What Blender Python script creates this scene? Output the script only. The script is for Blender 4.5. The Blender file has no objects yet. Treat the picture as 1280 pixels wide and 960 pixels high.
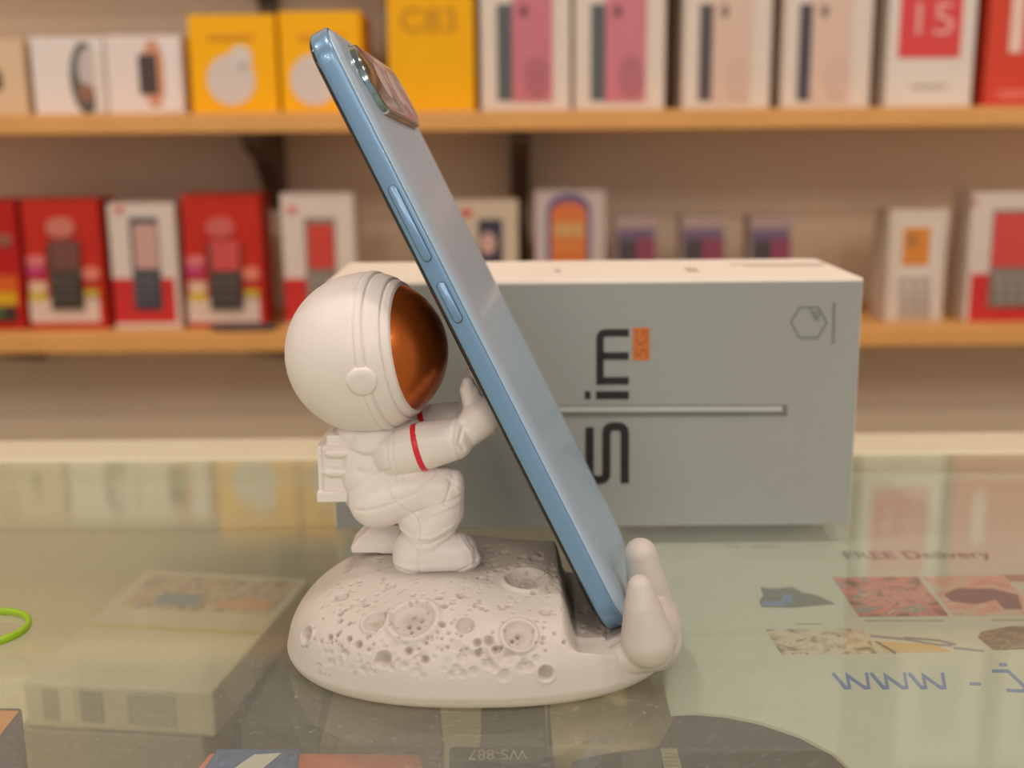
import bpy, bmesh, math, random
import numpy as np
from mathutils import Vector, Matrix

random.seed(7)
rng = np.random.default_rng(11)
sc = bpy.context.scene
col = sc.collection
# ------------------------------------------------------------------ camera, world, lights, exposure
Z0 = 0.95                       # height of the glass counter top above the floor
FPX, PITCH, ROLL = 1450.0, math.radians(12.07), math.radians(0.5)
CAM = Vector((0.0, 0.0, Z0 + 0.129))
cam_d = bpy.data.cameras.new('camera')
cam = bpy.data.objects.new('camera', cam_d)
col.objects.link(cam)
cam.matrix_world = Matrix.Translation(CAM) @ Matrix.Rotation(math.pi / 2 - PITCH, 4, 'X') @ Matrix.Rotation(-ROLL, 4, 'Z')
cam_d.sensor_width = 36
cam_d.lens = FPX / 1280 * 36
cam_d.clip_start = 0.01
cam_d.dof.use_dof = True
cam_d.dof.focus_distance = 0.280
cam_d.dof.aperture_fstop = 10.5
sc.camera = cam

world = bpy.data.worlds.new('shop_room_light')
sc.world = world
world.use_nodes = True
world.node_tree.nodes['Background'].inputs[0].default_value = (1.0, 0.91, 0.86, 1)
world.node_tree.nodes['Background'].inputs[1].default_value = 0.52

sc.view_settings.view_transform = 'Standard'
sc.view_settings.look = 'None'
sc.view_settings.gamma = 1
sc.view_settings.use_curve_mapping = False
sc.view_settings.exposure = 0.0
sc.cycles.use_denoising = True
sc.cycles.sample_clamp_indirect = 6
sc.cycles.max_bounces = 10
sc.cycles.transparent_max_bounces = 16

LAMP_Z = 2.62
LAMPS = [(x, y) for y in (-3.2, -2.6, -1.9, 0.15) for x in (-1.5, -0.55, 0.45, 1.4)]
LAMP_W = 5.6

# ------------------------------------------------------------------ helpers
R_CAM = cam.matrix_world.to_3x3()

def ray(px, py):
    return R_CAM @ Vector(((px - 640) / FPX, -(py - 480) / FPX, -1.0))

def on_y(px, py, d):            # world point on the vertical plane y = d
    r = ray(px, py)
    return CAM + r * (d / r.y)

def on_z(px, py, h=0.0):        # world point on the horizontal plane at h above the glass
    r = ray(px, py)
    return CAM + r * ((Z0 + h - CAM.z) / r.z)

def lin(c):
    return tuple(((v / 255 + 0.055) / 1.055) ** 2.4 if v / 255 > 0.04045 else v / 255 / 12.92 for v in c)

_mats = {}
def mat(name, rgb, rough=0.5, metal=0.0, grain=0.0, gscale=400, bump=0.0, coat=0.0, spec=0.5, trans=0.0, lin_rgb=False):
    key = (name, tuple(rgb), rough)
    if key in _mats:
        return _mats[key]
    m = bpy.data.materials.new(name)
    m.use_nodes = True
    nt = m.node_tree
    b = nt.nodes['Principled BSDF']
    c = tuple(rgb) if lin_rgb else lin(rgb)
    b.inputs['Base Color'].default_value = (*c, 1)
    b.inputs['Roughness'].default_value = rough
    b.inputs['Metallic'].default_value = metal
    b.inputs['Coat Weight'].default_value = coat
    b.inputs['Coat Roughness'].default_value = 0.08
    b.inputs['Specular IOR Level'].default_value = spec
    if trans:
        b.inputs['Transmission Weight'].default_value = trans
    if grain or bump:
        tc = nt.nodes.new('ShaderNodeTexCoord')
        nz = nt.nodes.new('ShaderNodeTexNoise')
        nz.inputs['Scale'].default_value = gscale
        nz.inputs['Detail'].default_value = 4
        nt.links.new(tc.outputs['Object'], nz.inputs['Vector'])
        if grain:
            mx = nt.nodes.new('ShaderNodeMix'); mx.data_type = 'RGBA'
            mx.inputs[6].default_value = (*[v * (1 - grain) for v in c], 1)
            mx.inputs[7].default_value = (*[min(1, v * (1 + grain)) for v in c], 1)
            nt.links.new(nz.outputs['Fac'], mx.inputs[0])
            nt.links.new(mx.outputs[2], b.inputs['Base Color'])
        if bump:
            bp = nt.nodes.new('ShaderNodeBump')
            bp.inputs['Strength'].default_value = bump
            bp.inputs['Distance'].default_value = 0.0004
            nt.links.new(nz.outputs['Fac'], bp.inputs['Height'])
            nt.links.new(bp.outputs['Normal'], b.inputs['Normal'])
    _mats[key] = m
    return m

def picture_mat(name, cols, scale=60, dist=1.5):   # printed photograph: patches of several inks
    m = bpy.data.materials.new(name)
    m.use_nodes = True
    nt = m.node_tree
    b = nt.nodes['Principled BSDF']; b.inputs['Roughness'].default_value = 0.5
    tc = nt.nodes.new('ShaderNodeTexCoord')
    nz = nt.nodes.new('ShaderNodeTexNoise')
    nz.inputs['Scale'].default_value = scale
    nz.inputs['Detail'].default_value = 3
    nz.inputs['Distortion'].default_value = dist
    cr = nt.nodes.new('ShaderNodeValToRGB')
    cr.color_ramp.interpolation = 'CONSTANT'
    n = len(cols)
    while len(cr.color_ramp.elements) < n:
        cr.color_ramp.elements.new(0.5)
    for i, c in enumerate(cols):
        cr.color_ramp.elements[i].position = 0.0 if i == 0 else 0.32 + 0.36 * i / n
        cr.color_ramp.elements[i].color = (*lin(c), 1)
    nt.links.new(tc.outputs['Object'], nz.inputs['Vector'])
    nt.links.new(nz.outputs['Fac'], cr.inputs['Fac'])
    nt.links.new(cr.outputs['Color'], b.inputs['Base Color'])
    return m

def link_mesh(name, verts, faces, m, parent=None, smooth=False, origin=None):
    me = bpy.data.meshes.new(name)
    if origin is not None:
        o3 = Vector(origin)
        verts = [tuple(Vector(v) - o3) for v in verts]
    me.from_pydata([tuple(v) for v in verts], [], faces)
    bm = bmesh.new(); bm.from_mesh(me)
    bmesh.ops.recalc_face_normals(bm, faces=bm.faces)
    bm.to_mesh(me); bm.free()
    if smooth:
        me.polygons.foreach_set('use_smooth', [True] * len(me.polygons))
    if m is not None:
        me.materials.append(m)
    o = bpy.data.objects.new(name, me)
    if origin is not None:
        o.location = origin
    col.objects.link(o)
    if parent is not None:
        set_parent(o, parent)
    return o

def set_parent(o, parent):      # keep the world placement (parents are moved, never rotated)
    o.parent = parent
    p = parent; off = Vector((0, 0, 0))
    while p is not None:
        off += p.location; p = p.parent
    o.location = o.location - off

def box_mesh(name, lo, hi, m, parent=None, bevel=0.0, seg=2, origin=None):
    bm = bmesh.new()
    bmesh.ops.create_cube(bm, size=1)
    lo, hi = Vector(lo), Vector(hi)
    c = (lo + hi) / 2; s = hi - lo
    for v in bm.verts:
        v.co = Vector((v.co.x * s.x, v.co.y * s.y, v.co.z * s.z))
    if bevel:
        bmesh.ops.bevel(bm, geom=list(bm.edges), offset=bevel, segments=seg, affect='EDGES', profile=0.6)
    me = bpy.data.meshes.new(name)
    base = Vector((c.x, c.y, lo.z)) if origin is None else Vector(origin)
    for v in bm.verts:
        v.co += c - base
    bm.to_mesh(me); bm.free()
    me.materials.append(m)
    o = bpy.data.objects.new(name, me); o.location = base
    col.objects.link(o)
    if parent is not None:
        set_parent(o, parent)
    return o

def prism(name, ring, dz, m, parent=None, bevel=0.0, origin=None):
    """ring: list of 3D points (a planar polygon); extruded by vector dz"""
    bm = bmesh.new()
    dz = Vector(dz)
    o3 = Vector(origin) if origin is not None else sum((Vector(p) for p in ring), Vector()) / len(ring)
    vs = [bm.verts.new(Vector(p) - o3) for p in ring]
    f = bm.faces.new(vs)
    r = bmesh.ops.extrude_face_region(bm, geom=[f])
    for g in r['geom']:
        if isinstance(g, bmesh.types.BMVert):
            g.co += dz
    bmesh.ops.recalc_face_normals(bm, faces=bm.faces)
    if bevel:
        bmesh.ops.bevel(bm, geom=list(bm.edges), offset=bevel, segments=2, affect='EDGES', profile=0.6)
    me = bpy.data.meshes.new(name)
    bm.to_mesh(me); bm.free()
    me.materials.append(m)
    o = bpy.data.objects.new(name, me); o.location = o3
    col.objects.link(o)
    if parent is not None:
        set_parent(o, parent)
    return o

def ribbon_geo(pts, w, closed=False):
    """2D polyline -> list of quads outline points (left,right)"""
    P = [Vector(p) for p in pts]
    n = len(P); L = []; Rr = []
    for i in range(n):
        a = P[i - 1] if (i > 0 or closed) else P[i]
        b = P[(i + 1) % n] if (i < n - 1 or closed) else P[i]
        d1 = (P[i] - a); d2 = (b - P[i])
        d1 = d1.normalized() if d1.length > 1e-9 else d2.normalized()
        d2 = d2.normalized() if d2.length > 1e-9 else d1
        t = (d1 + d2)
        t = t.normalized() if t.length > 1e-6 else d1
        nn = Vector((-t.y, t.x))
        k = 1 / max(0.45, abs(nn.dot(Vector((-d1.y, d1.x)))))
        L.append(P[i] + nn * w / 2 * k); Rr.append(P[i] - nn * w / 2 * k)
    return L, Rr

def ribbon(name, pts, w, mp, thick, m, parent=None, closed=False):
    """stroke drawn in the 2D coordinates pts, carried to 3D by mp(x, y); several strokes allowed"""
    strokes = pts if isinstance(pts[0][0], (tuple, list)) else [pts]
    V, F = [], []
    thick = Vector(thick)
    for s in strokes:
        L, Rr = ribbon_geo(s, w, closed)
        n = len(L); b0 = len(V)
        for a, b in zip(L, Rr):
            pa, pb = mp(a.x, a.y), mp(b.x, b.y)
            V += [pa, pb, pa + thick, pb + thick]
        rn = n if closed else n - 1
        for i in range(rn):
            j = (i + 1) % n
            a, c = b0 + 4 * i, b0 + 4 * j
            F += [(a, a + 1, c + 1, c), (a + 2, c + 2, c + 3, a + 3), (a, c, c + 2, a + 2), (a + 1, a + 3, c + 3, c + 1)]
        if not closed:
            F += [(b0, b0 + 2, b0 + 3, b0 + 1), (b0 + 4 * n - 4, b0 + 4 * n - 3, b0 + 4 * n - 1, b0 + 4 * n - 2)]
    return link_mesh(name, V, F, m, parent, origin=V[0])

def rounded(pts, r, n=4):       # polyline with filleted corners
    out = [pts[0]]
    for i in range(1, len(pts) - 1):
        a, b, c = Vector(pts[i - 1]), Vector(pts[i]), Vector(pts[i + 1])
        ra = min(r, (a - b).length * .49, (c - b).length * .49)
        p, q = b + (a - b).normalized() * ra, b + (c - b).normalized() * ra
        for k in range(n + 1):
            t = k / n
            v = p * (1 - t) ** 2 + b * 2 * t * (1 - t) + q * t * t
            out.append((v.x, v.y))
    out.append(pts[-1])
    return out

def text_obj(name, s, o3, ex, ey, width, m, parent=None, height=None, thick=0.00008, bold=0.0):
    """lettering in the plane (ex, ey) starting at o3, scaled to the given width (and height)"""
    cu = bpy.data.curves.new(name, 'FONT'); cu.body = s; cu.size = 1; cu.offset = bold
    t = bpy.data.objects.new(name, cu); col.objects.link(t)
    dg = bpy.context.evaluated_depsgraph_get()
    me = bpy.data.meshes.new_from_object(t.evaluated_get(dg))
    bpy.data.objects.remove(t)
    xs = [v.co.x for v in me.vertices]; ys = [v.co.y for v in me.vertices]
    x0, sx = min(xs), width / (max(xs) - min(xs))
    y0 = min(ys); sy = (height / (max(ys) - y0)) if height else sx
    ex, ey, o3 = Vector(ex), Vector(ey), Vector(o3)
    for v in me.vertices:
        v.co = ex * ((v.co.x - x0) * sx) + ey * ((v.co.y - y0) * sy)
    me.materials.clear(); me.materials.append(m)
    o = bpy.data.objects.new(name, me); o.location = o3
    col.objects.link(o)
    if parent is not None:
        set_parent(o, parent)
    return o

def tag(o, label, cat, group=None, kind=None):
    if label: o['label'] = label
    if cat: o['category'] = cat
    if group: o['group'] = group
    if kind: o['kind'] = kind
    return o

def empty(name, loc):
    o = bpy.data.objects.new(name, None); o.location = loc; o.empty_display_size = 0.02
    col.objects.link(o); return o

# ------------------------------------------------------------------ materials
M_wall = mat('beige_wall_board', (238, 219, 190), 0.75, grain=0.05, gscale=6)
M_shelf = mat('honey_wood', (226, 165, 92), 0.45, grain=0.12, gscale=25)
M_bracket = mat('dark_bracket', (98, 82, 66), 0.5, metal=0.2)
M_rail = mat('cream_rail', (214, 205, 178), 0.45)
M_white = mat('matt_white_plastic', (232, 224, 218), 0.42, bump=0.12, gscale=900)
M_floor = mat('grey_floor', (150, 140, 130), 0.4, grain=0.06, gscale=8)
M_ceil = mat('white_ceiling', (225, 220, 212), 0.8)

# ------------------------------------------------------------------ the shop: floor, ceiling, wall
def struct(o):
    o['kind'] = 'structure'; return o
WALL_Y = 1.165
struct(box_mesh('floor', (-3.2, -3.4, -0.05), (3.2, WALL_Y + .1, 0), M_floor))
struct(box_mesh('ceiling', (-3.2, -3.4, 2.66), (3.2, WALL_Y + .1, 2.72), M_ceil))
struct(box_mesh('wall_back', (-3.2, WALL_Y, 0), (3.2, WALL_Y + .1, 2.66), M_wall))

# ceiling downlights, each with its own light
lm = bpy.data.materials.new('lamp_glow'); lm.use_nodes = True
nt = lm.node_tree; nt.nodes.clear()
em = nt.nodes.new('ShaderNodeEmission'); em.inputs[0].default_value = (1, .87, .72, 1); em.inputs[1].default_value = 18
ou = nt.nodes.new('ShaderNodeOutputMaterial'); nt.links.new(em.outputs[0], ou.inputs[0])
M_trim = mat('white_trim', (235, 232, 226), 0.4)
def disc_verts(r, z, n=20):
    return [(r * math.cos(2 * math.pi * i / n), r * math.sin(2 * math.pi * i / n), z) for i in range(n)]
for i, (lx, ly) in enumerate(LAMPS):
    e = empty('ceiling_downlight', (lx, ly, 2.66))
    tag(e, 'round white recessed ceiling downlight above the shop counter', 'lamp', 'ceiling downlights')
    n = 20
    V = disc_verts(.105, 0) + disc_verts(.105, -.02) + disc_verts(.082, -.02) + disc_verts(.082, 0)
    F = []
    for k in range(n):
        j = (k + 1) % n
        for a, b in ((0, 1), (1, 2), (2, 3)):
            F.append((a * n + k, a * n + j, b * n + j, b * n + k))
    t = link_mesh('trim_ring', V, F, M_trim); t.parent = e
    g = link_mesh('diffuser', disc_verts(.08, -.008) + disc_verts(.08, -.002),
                  [tuple(range(n)), tuple(range(2 * n - 1, n - 1, -1))] + [(k, (k + 1) % n, n + (k + 1) % n, n + k) for k in range(n)], lm)
    g.parent = e
    ld = bpy.data.lights.new('downlight', 'AREA'); ld.shape = 'DISK'; ld.size = 0.16
    ld.energy = LAMP_W; ld.color = (1.0, 0.90, 0.83)
    lo = bpy.data.objects.new('downlight', ld); lo.location = (0, 0, -.03); col.objects.link(lo); lo.parent = e

# ------------------------------------------------------------------ wall shelves
SH_F, SH_T = 1.00, 0.0165         # front edge distance, board thickness
shelf_z = {'lower': -0.0375, 'upper': 0.1500, 'third': 0.3370, 'fourth': 0.5240}
SKEW = 0.0
shelf_lab = {'lower': 'honey coloured wooden wall shelf behind the counter carrying the keypad phone boxes',
             'upper': 'honey coloured wooden wall shelf at the top carrying the yellow and pink phone boxes',
             'third': 'wooden wall shelf above the top of the picture', 'fourth': 'highest wooden wall shelf above the picture'}
for k, h in shelf_z.items():
    e = empty('wall_shelf', (0, WALL_Y, Z0 + h - SH_T)); tag(e, shelf_lab[k], 'shelf')
    box_mesh('shelf_board', (-1.6, SH_F, Z0 + h - SH_T), (1.6, WALL_Y, Z0 + h), M_shelf, e, bevel=0.0015)
    xs = (345, 650) if k != 'lower' else (40, 350, 650, 960)
    for px in xs:
        yy = 250 if k != 'lower' else 450
        x = on_y(px, yy, 1.15).x
        zt = Z0 + h - SH_T
        ring = [Vector((x - .009, WALL_Y, zt)), Vector((x - .009, SH_F + .05, zt)), Vector((x - .009, SH_F + .05, zt - .01)),
                Vector((x - .009, 1.10, zt - (.026 if k != 'lower' else .022))), Vector((x - .009, WALL_Y, zt - (.075 if k != 'lower' else .036)))]
        prism('bracket', ring, (.018, 0, 0), M_bracket, e, bevel=0.001)
# slotted upright that carries the brackets
for px, zlo, lab in ((650, -0.02, 'dark slotted steel upright on the wall left of the orange and purple box'),
                     (347, 0.17, 'dark slotted steel upright on the wall above the yellow boxes')):
    x = on_y(px, 250, 1.155).x
    up = box_mesh('shelf_upright', (x - .008, 1.151, Z0 + zlo), (x + .008, WALL_Y, Z0 + .8), M_bracket, bevel=.001)
    tag(up, lab, 'upright')
    for i in range(8 if zlo < 0 else 3):
        box_mesh('slot', (x - .0025, 1.1495, Z0 + zlo + .02 + i * .032), (x + .0025, 1.1515, Z0 + zlo + .035 + i * .032), mat('slot_black', (20, 18, 16), .6), up)

# ------------------------------------------------------------------ display counter
CX0, CX1, CY0, CY1 = -0.75, 0.75, -0.12, 0.459
cnt = empty('display_counter', (0, .2, 0))
tag(cnt, 'glass topped shop display counter with a cream back rail', 'counter')
gm = bpy.data.materials.new('counter_glass'); gm.use_nodes = True
nt = gm.node_tree; nt.nodes.clear()
N = nt.nodes.new; LK = nt.links.new
out = N('ShaderNodeOutputMaterial'); mixn = N('ShaderNodeMixShader'); tr = N('ShaderNodeBsdfTransparent'); gl = N('ShaderNodeBsdfGlossy')
tr.inputs[0].default_value = (.94, .965, .92, 1)
gl.inputs[0].default_value = (.92, 1.0, .93, 1); gl.inputs['Roughness'].default_value = 0.015
geo = N('ShaderNodeNewGeometry'); dot = N('ShaderNodeVectorMath'); dot.operation = 'DOT_PRODUCT'
LK(geo.outputs['Normal'], dot.inputs[0]); LK(geo.outputs['Incoming'], dot.inputs[1])
ab = N('ShaderNodeMath'); ab.operation = 'ABSOLUTE'; LK(dot.outputs['Value'], ab.inputs[0])
om = N('ShaderNodeMath'); om.operation = 'SUBTRACT'; om.inputs[0].default_value = 1; LK(ab.outputs[0], om.inputs[1])
pw = N('ShaderNodeMath'); pw.operation = 'POWER'; LK(om.outputs[0], pw.inputs[0]); pw.inputs[1].default_value = 5
ma = N('ShaderNodeMath'); ma.operation = 'MULTIPLY_ADD'; LK(pw.outputs[0], ma.inputs[0]); ma.inputs[1].default_value = .96; ma.inputs[2].default_value = .04
LK(ma.outputs[0], mixn.inputs[0]); LK(tr.outputs[0], mixn.inputs[1]); LK(gl.outputs[0], mixn.inputs[2])
# thin film of dust and smears
tc = N('ShaderNodeTexCoord'); dn = N('ShaderNodeTexNoise'); dn.inputs['Scale'].default_value = 900; dn.inputs['Detail'].default_value = 2
LK(tc.outputs['Object'], dn.inputs['Vector'])
dr = N('ShaderNodeMapRange'); dr.inputs[1].default_value = .62; dr.inputs[2].default_value = .8; dr.inputs[3].default_value = .09; dr.inputs[4].default_value = .3
LK(dn.outputs['Fac'], dr.inputs[0])
df = N('ShaderNodeBsdfDiffuse'); df.inputs[0].default_value = (.74, .71, .66, 1)
mx2 = N('ShaderNodeMixShader'); LK(dr.outputs[0], mx2.inputs[0]); LK(mixn.outputs[0], mx2.inputs[1]); LK(df.outputs[0], mx2.inputs[2])
LK(mx2.outputs[0], out.inputs[0])
GT = 0.006
seamx = 0.0
box_mesh('glass_top', (CX0, CY0, Z0 - GT), (CX1, CY1, Z0), gm, cnt, bevel=.0006)
box_mesh('back_rail', (CX0, CY1 + .0005, Z0 - .03), (CX1, CY1 + .034, Z0 + .0005), M_rail, cnt, bevel=.002)
M_in = mat('counter_inside', (222, 212, 186), .7, grain=.05, gscale=10)
box_mesh('back_panel', (CX0, CY1 + .006, .08), (CX1, CY1 + .024, Z0 - .03), M_in, cnt)
INH = -0.098
box_mesh('inner_shelf', (CX0 + .02, CY0 + .02, Z0 + INH - .012), (CX1 - .02, CY1 + .006, Z0 + INH), M_in, cnt)
for xx in (CX0, CX1 - .02):
    box_mesh('side_panel', (xx, CY0, .08), (xx + .02, CY1 + .006, Z0 - GT), M_in, cnt)
box_mesh('front_panel', (CX0 + .02, CY0, .08), (CX1 - .02, CY0 + .02, Z0 - GT), M_in, cnt)
box_mesh('plinth', (CX0 + .03, CY0 + .03, 0), (CX1 - .03, CY1, .08), M_bracket, cnt)
box_mesh('bottom_panel', (CX0 + .02, CY0 + .02, .08), (CX1 - .02, CY1 + .006, .1), M_in, cnt)

# ------------------------------------------------------------------ phone pose (needed by the hands)
def cam_dir(px, py): return ray(px, py)
W_DIR = ray(772, 285).normalized()
A_ray, B_ray = ray(398, 25), ray(785, 792)
sA = 0.2690
tB = sA * A_ray.dot(W_DIR) / B_ray.dot(W_DIR)
PA, PB = CAM + A_ray * sA, CAM + B_ray * tB
U_DIR = (PA - PB).normalized()
LEN = (PA - PB).length
N_DIR = W_DIR.cross(U_DIR).normalized()
if N_DIR.x < 0: N_DIR = -N_DIR
WID = 0.0755
def ph(x, y, z): return PB + W_DIR * x + U_DIR * y + N_DIR * z    # x across, y up the phone, z out of its back
Z_SCREEN = -.0058

def clear_phone(co, mode):
    """keep a skin out of the volume the phone occupies: lay hands on its screen side, or press the rock below its foot"""
    q = co - np.array(PB)
    X, Y, Zc = q @ np.array(W_DIR), q @ np.array(U_DIR), q @ np.array(N_DIR)
    if mode == 'screen':
        m = (X > -.004) & (X < WID + .002) & (Y > 0) & (Zc > Z_SCREEN - .00004)
        co[m] -= np.outer(Zc[m] - Z_SCREEN + .00004, np.array(N_DIR))
    else:
        m = (X > -.0004) & (X < WID + .0004) & (Y > -.00006) & (Y < .02) & (Zc > Z_SCREEN - .0002) & (Zc < .0019)
        back = m & (Zc > -.0012) & (Y > .0014)      # behind the phone: lean away from it
        low = m & ~back
        co[back] += np.outer(.0019 - Zc[back], np.array(N_DIR))
        co[low] -= np.outer(Y[low] + .00006, np.array(U_DIR))
    return co

# ------------------------------------------------------------------ figurine stand: the moon base
BC = Vector((on_y(601, 790, .283).x, .283)); BRX, BRY, BH = 0.0495, 0.0385, 0.0207
TX0, TX1 = on_y(714, 760, .27).x, on_y(795, 760, .27).x

def dome(x, y):
    u = np.abs((x - BC.x) / BRX); v = np.abs((y - BC.y) / BRY)
    r = (u ** 2.35 + v ** 2.35) ** (1 / 2.35)
    z = BH * np.clip(1 - np.clip(r, 0, 1) ** 4.5, 0, 1) ** .41
    # gentle swell and a hollow where the boots stand
    z = z * (1 + .05 * np.sin(x * 160 + 1) * np.cos(y * 130))
    # trench for the phone
    def sst(a, b, t):
        q = np.clip((t - a) / (b - a), 0, 1); return q * q * (3 - 2 * q)
    w = sst(TX0 - .0030, TX0 + .0014, x) * (1 - .0 * sst(TX1 - .001, TX1 + .003, x))
    floor_z = .0090 - (y - .26) * .065
    lip = (1 - sst(.2480, .2545, y)) * .0030
    zf = np.minimum(z, floor_z + lip + 0 * x)
    z = z * (1 - w) + zf * w
    return z

def surf_hit(px, py):           # where the line of sight through a feature of the base meets it
    r = ray(px, py); r.normalize()
    t = .2
    for i in range(2400):
        p = CAM + r * t
        if p.z - Z0 <= float(dome(np.float64(p.x), np.float64(p.y))):
            return p
        t += .0001
    return CAM + r * .3

class Blob:                     # union of spheres and shells, turned into one skin by voxel remesh
    def __init__(s): s.bm = bmesh.new()
    def sphere(s, c, r, sx=1, sy=1, sz=1, rot=None, sub=3):
        res = bmesh.ops.create_icosphere(s.bm, subdivisions=sub, radius=r * 1000)
        M = Matrix.Diagonal((sx, sy, sz, 1))
        if rot is not None: M = rot.to_4x4() @ M
        M = Matrix.Translation(Vector(c) * 1000) @ M
        bmesh.ops.transform(s.bm, matrix=M, verts=res['verts'])
    def chain(s, pts, rad, sy=1, sz=1, step=.0008):
        for (a, ra), (b, rb) in zip(zip(pts[:-1], rad[:-1]), zip(pts[1:], rad[1:])):
            a, b = Vector(a), Vector(b)
            n = max(2, int((b - a).length / step))
            for i in range(n + 1):
                t = i / n
                s.sphere(a.lerp(b, t), ra * (1 - t) + rb * t, sy=sy, sz=sz, sub=3)
    def raw(s, V, F):
        vs = [s.bm.verts.new(Vector(v) * 1000) for v in V]
        for f in F:
            try: s.bm.faces.new([vs[i] for i in f])
            except ValueError: pass
    def skin(s, name, voxel, smooth, m, clip=None, smooth_f=.5):
        me = bpy.data.meshes.new(name)
        bmesh.ops.recalc_face_normals(s.bm, faces=s.bm.faces)
        s.bm.to_mesh(me); s.bm.free()
        o = bpy.data.objects.new(name, me); col.objects.link(o)
        md = o.modifiers.new('r', 'REMESH'); md.mode = 'VOXEL'; md.voxel_size = voxel; md.use_smooth_shade = True
        if smooth:
            ms = o.modifiers.new('s', 'SMOOTH'); ms.iterations = smooth; ms.factor = smooth_f
        dg = bpy.context.evaluated_depsgraph_get()
        me2 = bpy.data.meshes.new_from_object(o.evaluated_get(dg))
        o.modifiers.clear(); o.data = me2; bpy.data.meshes.remove(me)
        me2.name = name
        me2.materials.clear(); me2.materials.append(m)
        n = len(me2.vertices)
        co = np.empty(n * 3, np.float32); me2.vertices.foreach_get('co', co); co = co.reshape(-1, 3) / 1000
        no = np.empty(n * 3, np.float32); me2.vertex_normals.foreach_get('vector', no); no = no.reshape(-1, 3)
        return o, co.astype(np.float64), no.astype(np.float64)

def put_coords(o, co, origin):
    me = o.data
    c = (co - np.array(origin)).astype(np.float32)
    me.vertices.foreach_set('co', c.ravel())
    me.polygons.foreach_set('use_smooth', [True] * len(me.polygons))
    me.update(); o.location = origin

B = Blob()
NA, NR = 220, 110
V = []; F = []
rr = (np.linspace(0, 1, NR)) ** .75
for i in range(NR):
    for a in range(NA):
        th = 2 * math.pi * a / NA
        # superelliptic ring
        ct, st = math.cos(th), math.sin(th)
        k = (abs(ct) ** 2.35 + abs(st) ** 2.35) ** (-1 / 2.35)
        x = BC.x + BRX * rr[i] * ct * k; y = BC.y + BRY * rr[i] * st * k
        z = float(dome(np.float64(x), np.float64(y))) if rr[i] < .9999 else .0035
        V.append((x, y, Z0 + max(z, .0035)))
b = len(V)
for sc_, zz in ((1.003, .0028), (.99, .0012), (.965, .0)):
    for a in range(NA):
        th = 2 * math.pi * a / NA; ct, st = math.cos(th), math.sin(th)
        k = (abs(ct) ** 2.35 + abs(st) ** 2.35) ** (-1 / 2.35)
        V.append((BC.x + BRX * sc_ * ct * k, BC.y + BRY * sc_ * st * k, Z0 + zz))
for i in range(NR + 2):
    for a in range(NA):
        a2 = (a + 1) % NA
        if i == 0:
            continue
        F.append((i * NA + a, i * NA + a2, (i + 1) * NA + a2, (i + 1) * NA + a))
F.append(tuple(NA * 1 + a for a in range(NA)))
F.append(tuple((NR + 2) * NA + a for a in range(NA)))
B.raw(V, F)
# the two prongs that stop the phone and the wall that carries them
def at(px, py, d): return on_y(px, py, d)
B.chain([at(800, 734, .2560), at(803, 760, .2555), at(809, 800, .2560)], [.0030, .0044, .0064], sy=1.2)
B.chain([at(801, 693, .2800), at(808, 725, .2800), at(815, 770, .2820)], [.0042, .0050, .0066], sy=1.2)
B.chain([at(809, 800, .2560), at(820, 785, .2680), at(820, 770, .2820), at(812, 775, .2960)], [.0064, .0064, .0062, .0050], sy=1.15)
B.chain([at(812, 808, .2590), at(792, 818, .2570), at(768, 826, .2560)], [.0060, .0046, .0030])
B.chain([at(820, 800, .2640), at(817, 816, .2700)], [.0064, .0056])
base, co, no = B.skin('moon_base', .32, 12, None)
# flatten the underside on the glass
co[:, 2] = np.maximum(co[:, 2], Z0 + .0)
grime_shade = np.zeros(len(co))  # brown soiling in the pits, darkened further to paint their shade
def crater(c, r, depth, rim=.0, floor=.55, dirt_shade=.0, push=True):
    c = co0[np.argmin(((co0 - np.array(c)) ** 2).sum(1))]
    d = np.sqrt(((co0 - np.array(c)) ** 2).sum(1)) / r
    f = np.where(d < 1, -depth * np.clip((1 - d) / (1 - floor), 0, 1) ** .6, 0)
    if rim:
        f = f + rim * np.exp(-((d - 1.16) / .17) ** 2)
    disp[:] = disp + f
    if dirt_shade:
        grime_shade[:] = np.maximum(grime_shade, dirt_shade * np.clip(1.1 - d, 0, 1))
co0 = co.copy(); disp = np.zeros(len(co))
PX = .2055e-3
big = [(516, 773, 25, .9, .35, .6), (470, 777, 14, .8, .30, .5), (428, 746, 9, .8, .0, .5), (488, 733, 7, .7, 0, .4), (384, 795, 10, .8, .25, .4),
       (479, 824, 10, 1.0, .05, .4), (581, 781, 11, .9, .05, .5), (648, 794, 17, .7, .38, .6), (657, 726, 24, .9, .35, .6), (682, 765, 8, .8, .0, .4),
       (683, 842, 9, 1.0, .12, .4), (671, 698, 9, .8, .0, .4), (728, 762, 6, .7, 0, .4), (757, 786, 9, .8, .1, .4), (560, 700, 7, .6, 0, .4), (630, 690, 7, .6, 0, .4)]
for (px, py, r, dp, rim, fl) in big:
    p = surf_hit(px, py)
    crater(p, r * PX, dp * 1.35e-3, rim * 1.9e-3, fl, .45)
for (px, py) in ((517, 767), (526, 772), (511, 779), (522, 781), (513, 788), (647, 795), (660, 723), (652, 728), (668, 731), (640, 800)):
    crater(surf_hit(px, py), 3.2 * PX, .75e-3, 0, .3, 1.0)
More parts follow.
